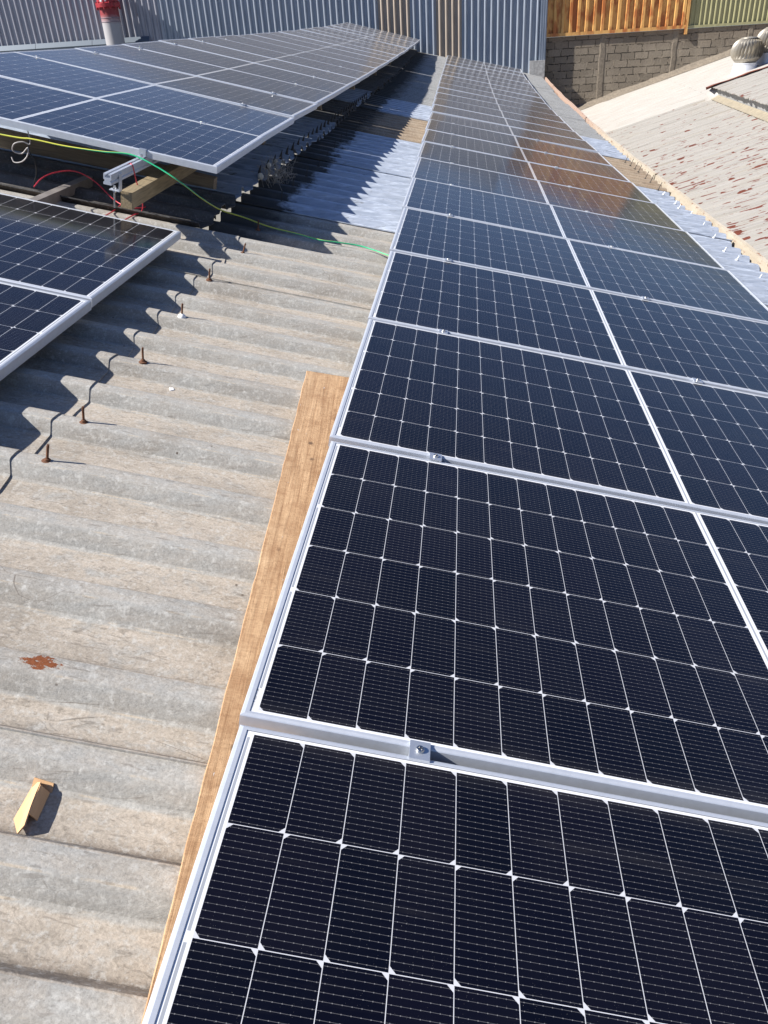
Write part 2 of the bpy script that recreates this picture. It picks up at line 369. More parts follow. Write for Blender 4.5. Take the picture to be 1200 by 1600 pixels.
# ---------------------------------------------------------------- solar panels
PW, PH, FH = 2.278, 1.134, .038
def laminate_mat():
    n = NT('solar_laminate'); o = n.coord(); x, y, z = n.sep(o)
    ofs = n.math('MULTIPLY', n.orand(), 60.0)
    op = n.t.nodes.new('ShaderNodeVectorMath'); n.put(op.inputs[0], o); n.put(op.inputs[1], n.comb(ofs, ofs, ofs)); op = op.outputs[0]
    A = n.math; GT = lambda a, b: A('GREATER_THAN', a, b); LT = lambda a, b: A('LESS_THAN', a, b)
    MUL = lambda *a: a[0] if len(a) == 1 else A('MULTIPLY', a[0], MUL(*a[1:]))
    left = LT(x, 1.139)
    u = A('SUBTRACT', x, A('ADD', 1.1505, A('MULTIPLY', left, -1.121)))
    v = A('SUBTRACT', y, .0175)
    fu = A('DIVIDE', u, .0915); fv = A('DIVIDE', v, .18317)
    cu = A('FLOOR', fu); cv = A('FLOOR', fv)
    px = A('MULTIPLY', A('FRACT', fu), .0915); py = A('MULTIPLY', A('FRACT', fv), .18317)
    inr = MUL(GT(u, 0), LT(u, 1.098), GT(v, 0), LT(v, 1.099))
    dx = A('MINIMUM', px, A('SUBTRACT', .0915, px)); dy = A('MINIMUM', py, A('SUBTRACT', .18317, py))
    odd = A('MODULO', cv, 2.0)
    cx = A('ADD', MUL(odd, A('SUBTRACT', .0915, px)), MUL(A('SUBTRACT', 1.0, odd), px))
    cell = MUL(inr, GT(dx, .00062), GT(dy, .00065), GT(A('ADD', cx, dy), .0105))
    by = A('ABSOLUTE', A('SUBTRACT', A('FRACT', A('DIVIDE', py, .011448)), .5))       # busbar wires, 16 a cell
    wire = LT(by, .030)
    pad = MUL(LT(by, .062), LT(A('ABSOLUTE', A('SUBTRACT', A('FRACT', A('DIVIDE', A('SUBTRACT', px, .0058), .01333)), .06)), .06), GT(px, .004), LT(px, .0875))
    cid = n.comb(A('ADD', cu, MUL(left, 40.0)), cv, n.orand())
    rv = n.white(cid)
    ccol = n.mix(rv, (.0009, .0011, .0040), (.0030, .0027, .0066))
    grain = n.noise(n.map(o, (1, 1, 1)), 900, 2, .6)
    ccol = n.mix(n.ramp(grain, .60, .75, 0, .2), ccol, (.010, .011, .018))
    wcol = n.mix(n.noise(o, 400, 2), (.07, .07, .075), (.14, .14, .145))
    ccol = n.mix(MUL(wire, .85), ccol, wcol)
    ccol = n.mix(MUL(pad, .8), ccol, (.20, .20, .20))
    sheet_c = n.mix(n.noise(o, 60, 3), (.70, .71, .72), (.80, .81, .82))
    sheet_c = n.mix(MUL(inr, .8), sheet_c, (.52, .53, .55))
    # grey ribbons along both short ends and down the middle
    seg = A('ABSOLUTE', A('SUBTRACT', A('FRACT', A('DIVIDE', v, .36634)), .5))
    ends = MUL(A('MAXIMUM', MUL(GT(x, .0195), LT(x, .0245)), MUL(GT(x, 2.2535), LT(x, 2.2585))), LT(seg, .478), GT(v, -.003), LT(v, 1.10))
    mid = MUL(LT(A('ABSOLUTE', A('SUBTRACT', x, 1.139)), .0026), GT(v, -.004), LT(v, 1.103))
    sheet_c = n.mix(A('MAXIMUM', ends, mid), sheet_c, (.33, .35, .38))
    # serial bar strip at the near end
    code = MUL(GT(x, .0155), LT(x, .0245), GT(y, .022), LT(y, .072))
    bars = GT(n.white(n.comb(0.5, A('FLOOR', A('MULTIPLY', y, 900.0)), 0.5)), .5)
    ccode = n.mix(MUL(bars, LT(x, .0205)), (.80, .80, .80), (.42, .42, .42))
    sheet_c = n.mix(code, sheet_c, ccode)
    c = n.mix(cell, sheet_c, ccol)
    # dust
    w = n.voro(op, 95); sel = n.noise(n.map(op, (1, 1, 1), (5, 1, 2)), 18, 3)
    speck = MUL(n.ramp(w, .03, .05, 1, 0), n.ramp(sel, .55, .63))
    c = n.mix(MUL(speck, .32), c, (.55, .54, .52))
    w2 = n.voro(op, 300); c = n.mix(MUL(n.ramp(w2, .05, .09, 1, 0), n.ramp(n.noise(op, 40, 3), .50, .60), .28), c, (.55, .54, .52))
    film = n.noise(n.map(op, (1, 1.5, 1)), 3.0, 6, .7, .5)
    c = n.mix(n.ramp(film, .4, .8, .0005, .007), c, (.5, .46, .40))
    run = n.noise(n.map(op, (1.2, 26, 1)), 1.6, 4, .6)
    c = n.mix(n.math('MULTIPLY', n.ramp(run, .56, .74, 0, .016), n.ramp(film, .35, .6)), c, (.5, .47, .42))
    mark = n.math('MULTIPLY', n.ramp(n.voro(n.map(op, (1, 1, 1), (3, 9, 0)), 2.3), .030, .036, 1, 0), n.ramp(n.noise(op, 60, 4, .7), .45, .55))
    c = n.mix(n.math('MULTIPLY', mark, .10), c, (.6, .58, .53))
    edge = n.math('MINIMUM', y, A('SUBTRACT', PH, y))
    c = n.mix(n.math('MULTIPLY', n.ramp(edge, .012, .05, 1, 0), n.ramp(film, .3, .7, .0, .035)), c, (.5, .46, .40))
    rough = A('ADD', n.ramp(film, .3, .75, .085, .15), MUL(speck, .3))
    wav = n.noise(op, 2.2, 2, .5)
    return n.bsdf(color=c, rough=rough, ior=1.47, sheen=.62, sheen_r=.16, sheen_t=(1.0, .90, .80), tint=n.mix(n.white(n.comb(cv, A('ADD', cu, MUL(left, 40.0)), n.orand())), (.80, .93, 1.0), (.98, .90, 1.0)), normal=n.bump(wav, .08, .02))
M_LAM = laminate_mat()
def frame_mb():
    def prof(l): return [(0, -FH), (0, -.0042), (.0012, -.0022), (l * .42, -.0004), (l * .5, 0), (l - .0005, 0), (l, -.0006), (l, -.006), (l, -.030), (.030, -FH + .002), (.030, -FH)]
    ps, pl = prof(.0155), prof(.0110)        # short sides, long sides
    mb = MB()
    cs = [((0, 0), (1, 1)), ((PW, 0), (-1, 1)), ((PW, PH), (-1, -1)), ((0, PH), (1, -1))]
    row = lambda c, d: [(c[0] + d[0] * a[0], c[1] + d[1] * b[0], a[1]) for a, b in zip(ps, pl)]
    for k in range(4):
        (a, da), (b, db) = cs[k], cs[(k + 1) % 4]
        mb.loft([row(a, da), row(b, db)])
    return mb
def lam_mb():
    mb = MB(); i = .012
    mb.add([(i, i, -.0017), (PW - i, i, -.0017), (PW - i, PH - i, -.0017), (i, PH - i, -.0017)], [(0, 1, 2, 3)])
    return mb
proto = thing('solar_panel', 'x', 'solar panel')
frame_mb().build('frame', M_ALU, proto)
lam = lam_mb().build('cell_laminate', M_LAM, proto)
M_BACK = plain('panel_backsheet', (.55, .56, .57), .6, 0, .05, 8)
mb = MB(); mb.add([(.016, .016, -.0098), (PW - .016, .016, -.0098), (PW - .016, PH - .016, -.0098), (.016, PH - .016, -.0098)], [(0, 3, 2, 1)])
mb.build('backsheet', M_BACK, proto)
used = [False]
def place_panel(M, label, group):
    if not used[0]: o = proto; o.matrix_basis = M; used[0] = True
    else: o = dup(proto, M)
    tag(o, label, 'solar panel', group); return o
def basis(X, Y, P):
    X = X.normalized(); Z = X.cross(Y).normalized(); Y = Z.cross(X).normalized()
    Mx = Matrix((X, Y, Z)).transposed().to_4x4(); Mx.translation = P; return Mx
GAP = .022
A_R = Vector((math.cos(AL), 0, -math.sin(AL)))
PM = {'r': [], 'b': [], 'f': []}
def jig(k, s):
    a = rnd.gauss(0, s); b = rnd.gauss(0, s)
    return Matrix.Rotation(a, 4, 'X') @ Matrix.Rotation(b, 4, 'Y')
NR = len(ROW) - 1
looks_r = {0: 'cut by the bottom of the view', 1: 'with a serial strip at its near corner', 2: 'beside the upper end of the plank', 3: '', 4: '', 5: ''}
for i in range(NR):
    p, p2 = Vector(ROW[i]), Vector(ROW[i + 1])
    Y = (p2 - p).normalized()
    Mx = basis(A_R, Y, p + Y * GAP / 2)
    C = Matrix.Translation((PW / 2, PH / 2, 0))
    if i > 1: Mx = Mx @ C @ jig(i, R(.22)) @ C.inverted()
    PM['r'].append(Mx)
    lab = ['nearest solar panel of the long low row, cut off by the picture edge', 'second solar panel of the long low row, beside the wooden plank'][i] if i < 2 else \
          ('farthest solar panel of the long low row, against the corrugated wall' if i == NR - 1 else f'{ORD[i]} solar panel of the long low row counted from the nearest one')
    place_panel(Mx, lab, 'solar panels in the long low row')
BACK = [[3.5591, 0.4984], [4.7143, 0.5403], [5.87, 0.5682], [7.0258, 0.591], [8.1815, 0.6142], [9.3373, 0.6392], [10.493, 0.6629], [11.6488, 0.6856], [12.8046, 0.7088], [13.9603, 0.7327], [15.116, 0.7577], [16.2717, 0.784], [17.4274, 0.8117], [18.583, 0.8408], [19.7386, 0.8715], [20.8942, 0.9037], [22.0497, 0.9375], [23.2052, 0.9728], [24.3606, 1.0096], [25.5159, 1.0479], [26.6712, 1.0878]]
BX, BA = -0.8677, 0.25228
A_B = Vector((math.cos(BA), 0, -math.sin(BA)))
NB = len(BACK) - 1
for i in range(NB):
    p, p2 = Vector((BX, *BACK[i])), Vector((BX, *BACK[i + 1]))
    Y = (p2 - p).normalized()
    Mx = basis(A_B, Y, p - A_B * PW + Y * GAP / 2)
    if i > 0: Mx = Mx @ C @ jig(i, R(.22)) @ C.inverted()
    PM['b'].append(Mx)
    lab = 'raised solar panel with its frame edge open above the earth cable' if i == 0 else \
          ('farthest solar panel of the raised back row, against the corrugated wall' if i == NB - 1 else f'{ORD[i]} solar panel of the raised back row counted from its open edge')
    place_panel(Mx, lab, 'solar panels in the raised back row')
FC = Vector((-0.986, 3.122, 0.253)); FA = R(13.8); FT = R(1.42)
A_F = Vector((math.cos(FA), 0, -math.sin(FA))); Y_F = Vector((0, math.cos(FT), math.sin(FT)))
for k in range(2):
    P = FC - Y_F * (PH + k * (PH + GAP)) - A_F * PW
    Mx = basis(A_F, Y_F, P); PM['f'].append(Mx)
    place_panel(Mx, ['solar panel lying nearest the red cable ends in the short front row', 'solar panel of the short front row that is cut by the picture edge'][k], 'solar panels in the short front row')

# ---------------------------------------------------------------- clamps and rails
def clamp_thing():
    t = thing('panel_clamp', 'x', 'clamp')
    mb = MB(); w = .021
    mb.box((-.019, -w, .0005), (.019, w, .0045))
    mb.box((-.017, -.009, -.034), (.017, .009, .0005))
    mb.build('clamp_plate', M_ALU2, t)
    mb = MB(); mb.lathe([(.0078, .0046), (.0078, .0085), (.0068, .0098), (.0042, .0098), (.0040, .0055)], 20); mb.build('bolt', M_STEEL, t, 40)
    return t
cl0 = clamp_thing(); cl_used = [False]
def put_clamp(Mp, off, label, group, near=True):
    M2 = Mp @ Matrix.Translation((off, -GAP / 2 if near else PH + GAP / 2, 0))
    if not cl_used[0]: o = cl0; o.matrix_basis = M2; cl_used[0] = True
    else: o = dup(cl0, M2)
    tag(o, label, 'clamp', group)
for i in range(1, 11):
    for off, nm in ((.333, 'upper'), (1.46, 'lower')):
        if i == 1 and nm == 'lower': continue
        if i == 2 and nm == 'lower': continue
        put_clamp(PM['r'][i], off, f'{nm} grey clamp between the {ORD[i-1]} and {ORD[i]} panels of the low row', 'clamps along the low row')
for i in range(1, 8):
    for off, nm in ((PW - .417, 'lower'), (.20, 'upper')):
        if i == 1 and nm == 'upper': continue
        put_clamp(PM['b'][i], off, f'{nm} grey clamp between the {ORD[i-1]} and {ORD[i]} panels of the raised row', 'clamps along the raised row')
# end clamp on the open edge of the raised row
t = thing('end_clamp', 'grey end clamp gripping the open frame edge of the raised row', 'clamp', PM['b'][0] @ Matrix.Translation((PW - .417, 0, 0)))
mb = MB(); mb.box((-.019, -.003, .0005), (.019, .012, .0045)); mb.box((-.019, -.007, -.036), (.019, -.002, .0045)); mb.box((-.019, -.036, -.036), (.019, -.007, -.031)); mb.build('clamp_plate', M_ALU2, t)
mb = MB(); mb.lathe([(.008, -.031), (.008, -.022), (.006, -.020)], 6, Matrix.Translation((0, -.021, 0))); mb.build('bolt', M_STEEL, t)

def rail_mb(L):
    """slotted aluminium rail along +y, top at z = 0"""
    P = [(-.020, 0), (-.006, 0), (-.006, -.006), (-.013, -.006), (-.013, -.018), (.013, -.018), (.013, -.006), (.006, -.006), (.006, 0), (.020, 0),
         (.020, -.026), (.0145, -.030), (.0145, -.036), (.020, -.040), (.020, -.052), (-.020, -.052), (-.020, -.040), (-.0145, -.036), (-.0145, -.030), (-.020, -.026)]
    mb = MB(); mb.loft([[(x, 0, z) for x, z in P], [(x, L, z) for x, z in P]], True, True); return mb
def rail(label, p0, p1, group=None):
    p0, p1 = Vector(p0), Vector(p1); Y = p1 - p0
    Mx = basis(A_B, Y, p0)
    o = rail_mb(Y.length).build('mounting_rail', M_ALU, None, None, Mx)
    tag(o, label, 'rail', group); return o
def line_pt(Mp, x, y, z): return Mp @ Vector((x, y, z))
xr = PW - .417
p0 = line_pt(PM['b'][0], xr, 0, -FH - .001); Yb = (line_pt(PM['b'][0], xr, 1, -FH) - line_pt(PM['b'][0], xr, 0, -FH))
p_end = p0 - Yb * .50
rail('slotted aluminium rail sticking out from under the raised row', p_end, p0 + Yb * 1.10)
rail('aluminium rail hidden under the upper side of the raised row', line_pt(PM['b'][0], .2, -.05, -FH - .001), line_pt(PM['b'][0], .2, 1.1, -FH - .001))
xf = PW - .845
pf = line_pt(PM['f'][0], xf, PH - 1.05, -FH - .001); pf2 = line_pt(PM['f'][0], xf, PH + .86, -FH - .001)
M_DULLR = plain('dusty_steel_channel', (.27, .245, .225), .6, .2, .12, 12)
mb = MB(); L = (pf2 - pf).length
P = [(-.022, 0), (.022, 0), (.022, -.058), (.017, -.058), (.017, -.004), (-.017, -.004), (-.017, -.058), (-.022, -.058)]
mb.loft([[(x, 0, z) for x, z in P], [(x, L, z) for x, z in P]], True, True)
tag(mb.build('mounting_rail', M_DULLR, None, None, basis(A_B, pf2 - pf, pf)), 'dull steel channel reaching from the front row into the shade', 'rail')

# L bracket and hanger bolt under the protruding rail
pb = p0 - Yb * .385
t = thing('rail_bracket', 'white angle bracket and bolt holding the protruding rail', 'bracket', basis(A_B, Yb, pb))
mb = MB(); mb.box((.0202, -.018, -.098), (.0245, .018, -.012)); mb.box((-.030, -.018, -.102), (.0245, .018, -.098)); mb.build('angle_plate', M_ALU, t)
mb = MB(); mb.lathe([(.0045, -.19), (.0045, -.080), (.004, -.078)], 10, Matrix.Translation((-.008, 0, 0))); mb.lathe([(.0095, -.0978), (.0095, -.088)], 6, Matrix.Translation((-.008, 0, 0))); mb.lathe([(.0095, -.112), (.0095, -.1025)], 6, Matrix.Translation((-.008, 0, 0))); mb.build('bolt', M_STEEL, t)
# timbers under the raised row
n = NT('pale_timber'); o = n.coord(); g = n.noise(n.map(o, (12, .9, 12)), 9, 5, .6)
M_TIM = n.bsdf(color=n.mix(n.ramp(g, .3, .7), (.20, .15, .085), (.36, .285, .17)), rough=.8, normal=n.bump(g, .3, .004))
n = NT('brown_timber'); o = n.coord(); g = n.noise(n.map(o, (.9, 12, 12)), 9, 5, .6)
M_TIM2 = n.bsdf(color=n.mix(n.ramp(g, .3, .7), (.20, .14, .085), (.34, .25, .15)), rough=.85, normal=n.bump(g, .3, .004))
zt = -FH - .105
b0 = line_pt(PM['b'][0], xr + .045, -.36, zt)
mb = MB(); mb.box((-.03, 0, -.085), (.03, 1.6, 0))
tag(mb.build('timber_beam', M_TIM, None, None, basis(A_B, Yb, b0)), 'pale timber beam end lying under the protruding rail', 'beam')
mb = MB(); mb.box((-1.95, -.04, -.285), (.14, .04, -.165))
tag(mb.build('timber_beam', M_TIM2, None, None, basis(A_B, Yb, line_pt(PM['b'][0], xr + .05, .84, -FH - .056))), 'brown timber beam lying crosswise in the shade under the raised row', 'beam')
for k, yy in enumerate((6.4, 9.6, 13.0, 16.6, 20.2, 24)):
    z1 = roof(-1.3, yy) + .03
    mb = MB(); mb.box((-1.34, yy - .05, z1), (-1.26, yy + .05, z1 + .19))
    tag(mb.build('timber_block', M_TIM2), f'{ORD[k]} brown timber block propping up the raised row from its open end', 'block', 'blocks under the raised row')

# ---------------------------------------------------------------- plank beside the low row
n = NT('rough_sawn_plank'); o = n.coord()
gr = n.noise(n.map(o, (22, .7, 4)), 4, 7, .68, .6); saw = n.noise(n.map(o, (2, 90, 2)), 2.2, 4, .65); saw2 = n.noise(n.map(o, (5, 5, 5)), 3, 4, .6)
c = n.mix(n.ramp(gr, .28, .72), (.31, .175, .085), (.60, .40, .225))
c = n.mix(n.ramp(saw, .45, .75, .0, .45), c, (.60, .39, .215))
c = n.mix(n.ramp(saw2, .46, .68, 0, .65), c, (.28, .145, .066))
c = n.mix(n.ramp(n.noise(o, 4.2, 4, .6), .55, .72, 0, .55), c, (.70, .50, .30))
xh = n.noise(n.map(o, (70, 70, 5), (0, 0, 0), (0, 0, .35)), 1.6, 3, .6)
c = n.mix(n.ramp(xh, .5, .7, 0, .4), c, (.22, .11, .05))
kn = n.math('MULTIPLY', n.ramp(n.voro(n.map(o, (1.3, 1, 1)), 9.5), .06, .13, 1, 0), n.ramp(n.noise(o, 3.1, 2), .40, .46))
lng = n.noise(n.map(o, (60, 1.2, 8)), 2.4, 5, .7)
c = n.mix(n.ramp(lng, .50, .68, 0, .6), c, (.20, .095, .038))
c = n.mix(kn, c, (.13, .075, .04))
spl = n.math('MULTIPLY', n.ramp(n.noise(n.map(o, (5, 1.5, 5)), 11, 4, .7), .70, .72), 1.0)
c = n.mix(spl, c, (.62, .61, .60))
M_PLANK = n.bsdf(color=c, rough=.85, normal=n.bump(n.math('ADD', saw, gr), .5, .004))
def plank():
    q0 = Vector((-.121, 1.84)); q1 = Vector((.066, -.62))
    d = (q1 - q0); L = d.length; d.normalize(); s = Vector((-d.y, d.x))     # s points to +x
    if s.x < 0: s = -s
    N = 70; rowsT = []
    for i in range(N + 1):
        t = i / N * L; e = .003 * mnoise.noise(Vector((t * 9, 0, 0))) + .0015 * mnoise.noise(Vector((t * 60, 1, 0)))
        row = []
        for wv, dd in ((e, .101), (e + .0005, .0775), (.003 + e, .0752), (.08, .075), (.16, .075), (.245, .0755), (.245, .101)):
            p = q0 + d * t + s * wv
            if i == 0: p = p + d * .004 * mnoise.noise(Vector((wv * 40, 3, 0)))
            row.append((p.x, p.y, roof(p.x, p.y, dd)))
        rowsT.append(row)
    mb = MB(); mb.loft(rowsT, True, True)
    o = mb.build('wooden_plank', M_PLANK, None, 35)
    # object space along the plank so the grain runs with it
    ang = math.atan2(-d.x, -(-d.y)) if False else math.atan2(d.x, -d.y)
    Mx = Matrix.Translation((q0.x, q0.y, 0)) @ Matrix.Rotation(ang, 4, 'Z')
    o.data.transform(Mx.inverted()); o.matrix_basis = Mx
    tag(o, 'rough orange brown wooden plank lying beside the low row', 'plank')
plank()

# ---------------------------------------------------------------- small things on the roof
def bolt_thing(mat_s, mat_w, h=.056, blob=False):
    t = thing('roof_bolt', 'x', 'bolt')
    mb = MB(); mb.tube([(0, 0, 0), (0, 0, h * .5), (.0008, .0005, h)], .0038, 10)
    for k in range(int(h / .004)):
        mb.lathe([(.0038, .012 + k * .0036), (.0043, .0137 + k * .0036), (.0038, .0154 + k * .0036)], 8, None, False) if h > .05 and k < 11 else None
    mb.build('stud', mat_s, t, 40)
    mb = MB()
    if blob: mb.lathe([(.018, -.004), (.016, .004), (.010, .009), (.005, .012)], 14)
    else: mb.lathe([(.0155, -.003), (.0155, .0015), (.013, .0035), (.008, .0042), (.0075, .0095), (.0045, .0105)], 18)
    mb.build('washer', mat_w, t, 40)
    return t
def put_bolt(proto, flag, x, y, label, group, lean=(0, 0), sc=1.0, lift=0):
    # sit on the crest
    c = min(RY, key=lambda r: abs(r - .022 - y)); y2 = c - .022
    Mx = Matrix.Translation((x, y2, roof(x, y2) + .004 + lift)) @ Matrix.Rotation(AL + lean[0], 4, 'Y') @ Matrix.Rotation(lean[1], 4, 'X') @ Matrix.Scale(sc, 4)
    if flag[0]: o = dup(proto, Mx)
    else: o = proto; o.matrix_basis = Mx; flag[0] = True
    tag(o, label, 'bolt', group); return o
bp = bolt_thing(M_RUST, M_RUST); fl = [False]
for k, (x, y, le) in enumerate([(-.697, .924, .10), (-.701, 1.183, -.02), (-.697, 1.70, -.05), (-.740, 2.755, .0), (-.702, 3.27, .16), (-.737, 3.80, -.02)]):
    put_bolt(bp, fl, x, y, ['rusty roof bolt nearest the camera, on the first crest past the cracked lap', 'second rusty roof bolt with a long thin shadow', 'third rusty roof bolt with a long thin shadow', 'rusty roof bolt standing just past the white sealed one',
                            'leaning rusty roof bolt beside the front row corner shadow', 'rusty roof bolt standing in the shade below the earth cable'][k], 'rusty bolts along the lap', (le, .05 * math.sin(k * 3)))
wp = bolt_thing(M_RUST, M_WHITE, blob=True); fl2 = [False]
put_bolt(wp, fl2, -.713, 2.21, 'rusty roof bolt set in white sealant on the lap', 'rusty bolts along the lap')
sp = bolt_thing(M_ALU2, M_WHITE, .045, True); fl3 = [False]
for k, (x, y) in enumerate([(2.684, 8.439), (2.694, 8.01), (2.672, 7.683), (2.728, 7.297), (2.716, 6.885), (2.678, 6.386), (2.624, 5.948), (2.651, 5.498), (2.665, 5.128)][::-1]):
    put_bolt(sp, fl3, x, y, f'{ORD[k]} white sealed bolt on the silver painted eave counted from the nearest', 'white sealed bolts along the eave', (.25, -.15), .8)
M_DKB = plain('dark_iron', (.05, .045, .04), .7, .2, .2, 100)
dk = bolt_thing(M_DKB, M_DKB, .09); fl4 = [False]
for k, (x, y) in enumerate([(2.665, 10.822), (2.69, 10.569), (2.703, 10.312), (2.699, 9.894), (2.685, 9.492), (2.693, 9.185), (2.679, 8.788)][::-1]):
    put_bolt(dk, fl4, x, y, f'{ORD[k]} dark bolt on the ochre eave sheets counted from the nearest', 'dark bolts along the eave', (.2, -.1))
for k, (x, y) in enumerate([(-.755, 4.57), (-.771, 5.09), (-.76, 5.6), (-.748, 6.12), (-.755, 6.65), (-.763, 7.17), (-.77, 7.69), (-.78, 8.2), (-.741, 8.75), (-.76, 9.3), (-.75, 9.8)]):
    put_bolt(dk, fl4, x, y, f'{ORD[k]} dark bolt in the shade beside the raised row counted from the nearest', 'dark bolts beside the raised row', (.05 * math.sin(k * 5), -.1), .8)
# dark cones added in place of the dark openings under the lifted crests
tooth = thing('roof_bolt', 'x', 'bolt')
mb = MB(); mb.tube([(-.004, 0, -.012), (-.002, 0, .03), (.004, .002, .068)], lambda t: .0125 * (1 - t) + .0028, 8); mb.build('stud', M_DKB, tooth, 40)
mb = MB(); mb.lathe([(.02, -.012), (.018, -.002), (.012, .004)], 12); mb.build('washer', M_DKB, tooth, 40)
fl5 = [False]
k = 0
for y in RY:
    if 5.0 < y < 12.5:
        put_bolt(tooth, fl5, -1.008, y - .02, f'{ORD[k % 25]} dark cone added for a crest opening on the {"nearer" if k < 25 else "farther"} edge of the lifted sheets', 'dark cones added for the openings on the lifted sheet edge', (.0, .0), 1.0, .045)
        k += 1

# cardboard offcut
n = NT('cardboard'); o = n.coord()
M_CARD = n.bsdf(color=n.mix(n.noise(n.map(o, (60, 4, 60)), 9, 3), (.55, .33, .165), (.63, .40, .215)), rough=.85)
card = thing('cardboard_piece', 'folded tan cardboard offcut lying in a valley of the roof', 'cardboard')
def rp(x, y, d): return Vector((x, y, roof(x, y, d)))
def slab(pts, th):
    P = [Vector(p) for p in pts]; nn = (P[1] - P[0]).cross(P[2] - P[0]).normalized() * th
    mb = MB(); k = len(P)
    mb.add([tuple(p) for p in P] + [tuple(p + nn) for p in P], [tuple(range(k))[::-1], tuple(range(k, 2 * k))] + [(i, (i + 1) % k, k + (i + 1) % k, k + i) for i in range(k)]); return mb
def rc(x, y, h): return rp(x, y, .1455 - h)
slab([rc(-.283, -.092, .004), rc(-.263, -.100, .021), rc(-.2595, -.125, .023), rc(-.256, -.150, .023), rc(-.2495, -.188, .022), rc(-.258, -.200, .014), rc(-.283, -.168, .003)], .0022).build('wide_flap', M_CARD, card)
slab([rc(-.283, -.100, .004), rc(-.247, -.103, .0), rc(-.245, -.092, .013), rc(-.279, -.090, .017)], .0022).build('end_flap', M_CARD, card)
slab([rc(-.262, -.106, .0205), rc(-.2550, -.165, .021), rc(-.2465, -.163, .002), rc(-.251, -.106, .002)], .0022).build('side_flap', M_CARD, card)
# little bits
def bit(name, mat, x, y, d, sx, sy, sz, rz, label, cat):
    mb = MB(); mb.loft([[(-sx, -sy, 0), (sx, -sy * .7, 0), (sx * .9, sy, 0), (-sx * .8, sy * .9, 0)], [(-sx * .8, -sy * .7, sz), (sx * .8, -sy * .6, sz), (sx * .7, sy * .7, sz * .8), (-sx * .7, sy * .7, sz)]], True, True)
    Mx = Matrix.Translation((x, y, roof(x, y, d))) @ Matrix.Rotation(AL, 4, 'Y') @ Matrix.Rotation(rz, 4, 'Z')
    tag(mb.build(name, mat, None, None, Mx), label, cat)
bit('metal_scrap', M_ALU2, -.080, .150, .100, .0075, .006, .004, .3, 'small grey metal scrap on a roof crest near the plank', 'scrap')
bit('plastic_scrap', plain('green_plastic', (.18, .55, .22), .4), -.074, .085, .143, .0075, .0014, .003, -.8, 'tiny green cable offcut in a roof valley', 'scrap')
bit('paper_scrap', M_WHITE, -.575, 1.60, .143, .009, .014, .003, .5, 'torn white scrap lying in a roof valley', 'scrap')

# dry weed tuft caught on the lap
M_WEED = plain('dry_weed', (.45, .40, .33), .9, 0, .25, 60)
weed = thing('dry_weed', 'tangled dry weed with pale husks caught at the sheet lap', 'weed')
mb = MB()
for k in range(110):
    x = -.935 + rnd.gauss(0, .04); y = 5.0 + rnd.random() * .55; base = Vector((x, y, roof(x, y, .12)))
    a = rnd.random() * 6.28; l = .05 + rnd.random() * .20
    d1 = Vector((math.cos(a) * .5, math.sin(a) * .6, .5 + rnd.random() * .8)).normalized()
    e = base + d1 * l + Vector((rnd.gauss(0, .03), rnd.gauss(0, .05), -.03))
    mb.tube(smooth_path([base, base + d1 * l * .55, e], 4), .0016, 4, False)
mb.build('stems', M_WEED, weed)
mb = MB()
for (x, y, z, r) in ((-.99, 5.02, .05, .026), (-.965, 5.22, .10, .020), (-.945, 5.38, .11, .015), (-.92, 5.2, .04, .014)):
    c0 = Vector((x, y, roof(x, y) + z))
    mb.lathe([(r * .3, -r), (r * .9, -r * .3), (r * .75, r * .5), (r * .2, r)], 8, Matrix.Translation(c0) @ Matrix.Rotation(.6, 4, 'X'))
mb.build('husks', plain('pale_husk', (.70, .64, .52), .9), weed)

# ---------------------------------------------------------------- cables
def cable(name, pts, r, mat, label, seg=8, npt=8):
    path = smooth_path(pts, npt); mb = MB(); mb.tube(path, r, seg)
    o = mb.build(name, mat, None, 60); me = o.data
    at = me.attributes.new('stripe', 'FLOAT', 'POINT'); vals = []; ln = 0
    for i, p in enumerate(path):
        if i: ln += (p - path[i - 1]).length
        for k in range(seg): vals.append(math.sin(2 * math.pi * k / seg + ln * 4.5 + 1.2))
    at.data.foreach_set('value', vals[:len(me.vertices)])
    return tag(o, label, 'cable')
n = NT('earth_cable'); f = n.attr('stripe')
M_EARTH = n.bsdf(color=n.mix(n.ramp(f, -.15, .15), (.02, .42, .20), (.62, .62, .08)), rough=.35)
M_RED = plain('red_cable', (.60, .045, .07), .38, 0, .1)
M_BLK = plain('black_cable', (.016, .016, .018), .4, 0, .1)
earth = [(-2.9, 3.5, .93), (-2.03, 3.5, .722), (-1.854, 3.5, .690), (-1.682, 3.5, .648), (-1.473, 3.5, .610), (-1.315, 3.5, .588), (-1.17, 3.47, .522), (-1.05, 3.46, .44), (-1.0, 3.62, .33), (-.955, 3.80, .235),
         (-.84, 3.86, .178), (-.68, 3.82, .125), (-.50, 3.775, .086), (-.365, 3.74, .054), (-.274, 3.76, .034), (-.144, 3.785, .004), (-.045, 3.745, -.018), (.03, 3.70, -.036), (.2, 3.6, -.075)]
cable('earth_cable', earth, .0042, M_EARTH, 'green and yellow earth cable hanging from the raised row across the roof')
cable('red_cable', [(-1.83, 3.34, .47), (-1.812, 3.42, .503), (-1.79, 3.55, .513), (-1.73, 3.66, .500), (-1.65, 3.70, .44), (-1.55, 3.68, .34), (-1.46, 3.64, .300), (-1.40, 3.66, .288), (-1.385, 3.73, .285), (-1.45, 3.77, .30), (-1.50, 3.68, .31), (-1.49, 3.50, .302), (-1.48, 3.2, .30)], .0033, M_RED, 'red cable lying over the dull rail and looping on the roof')
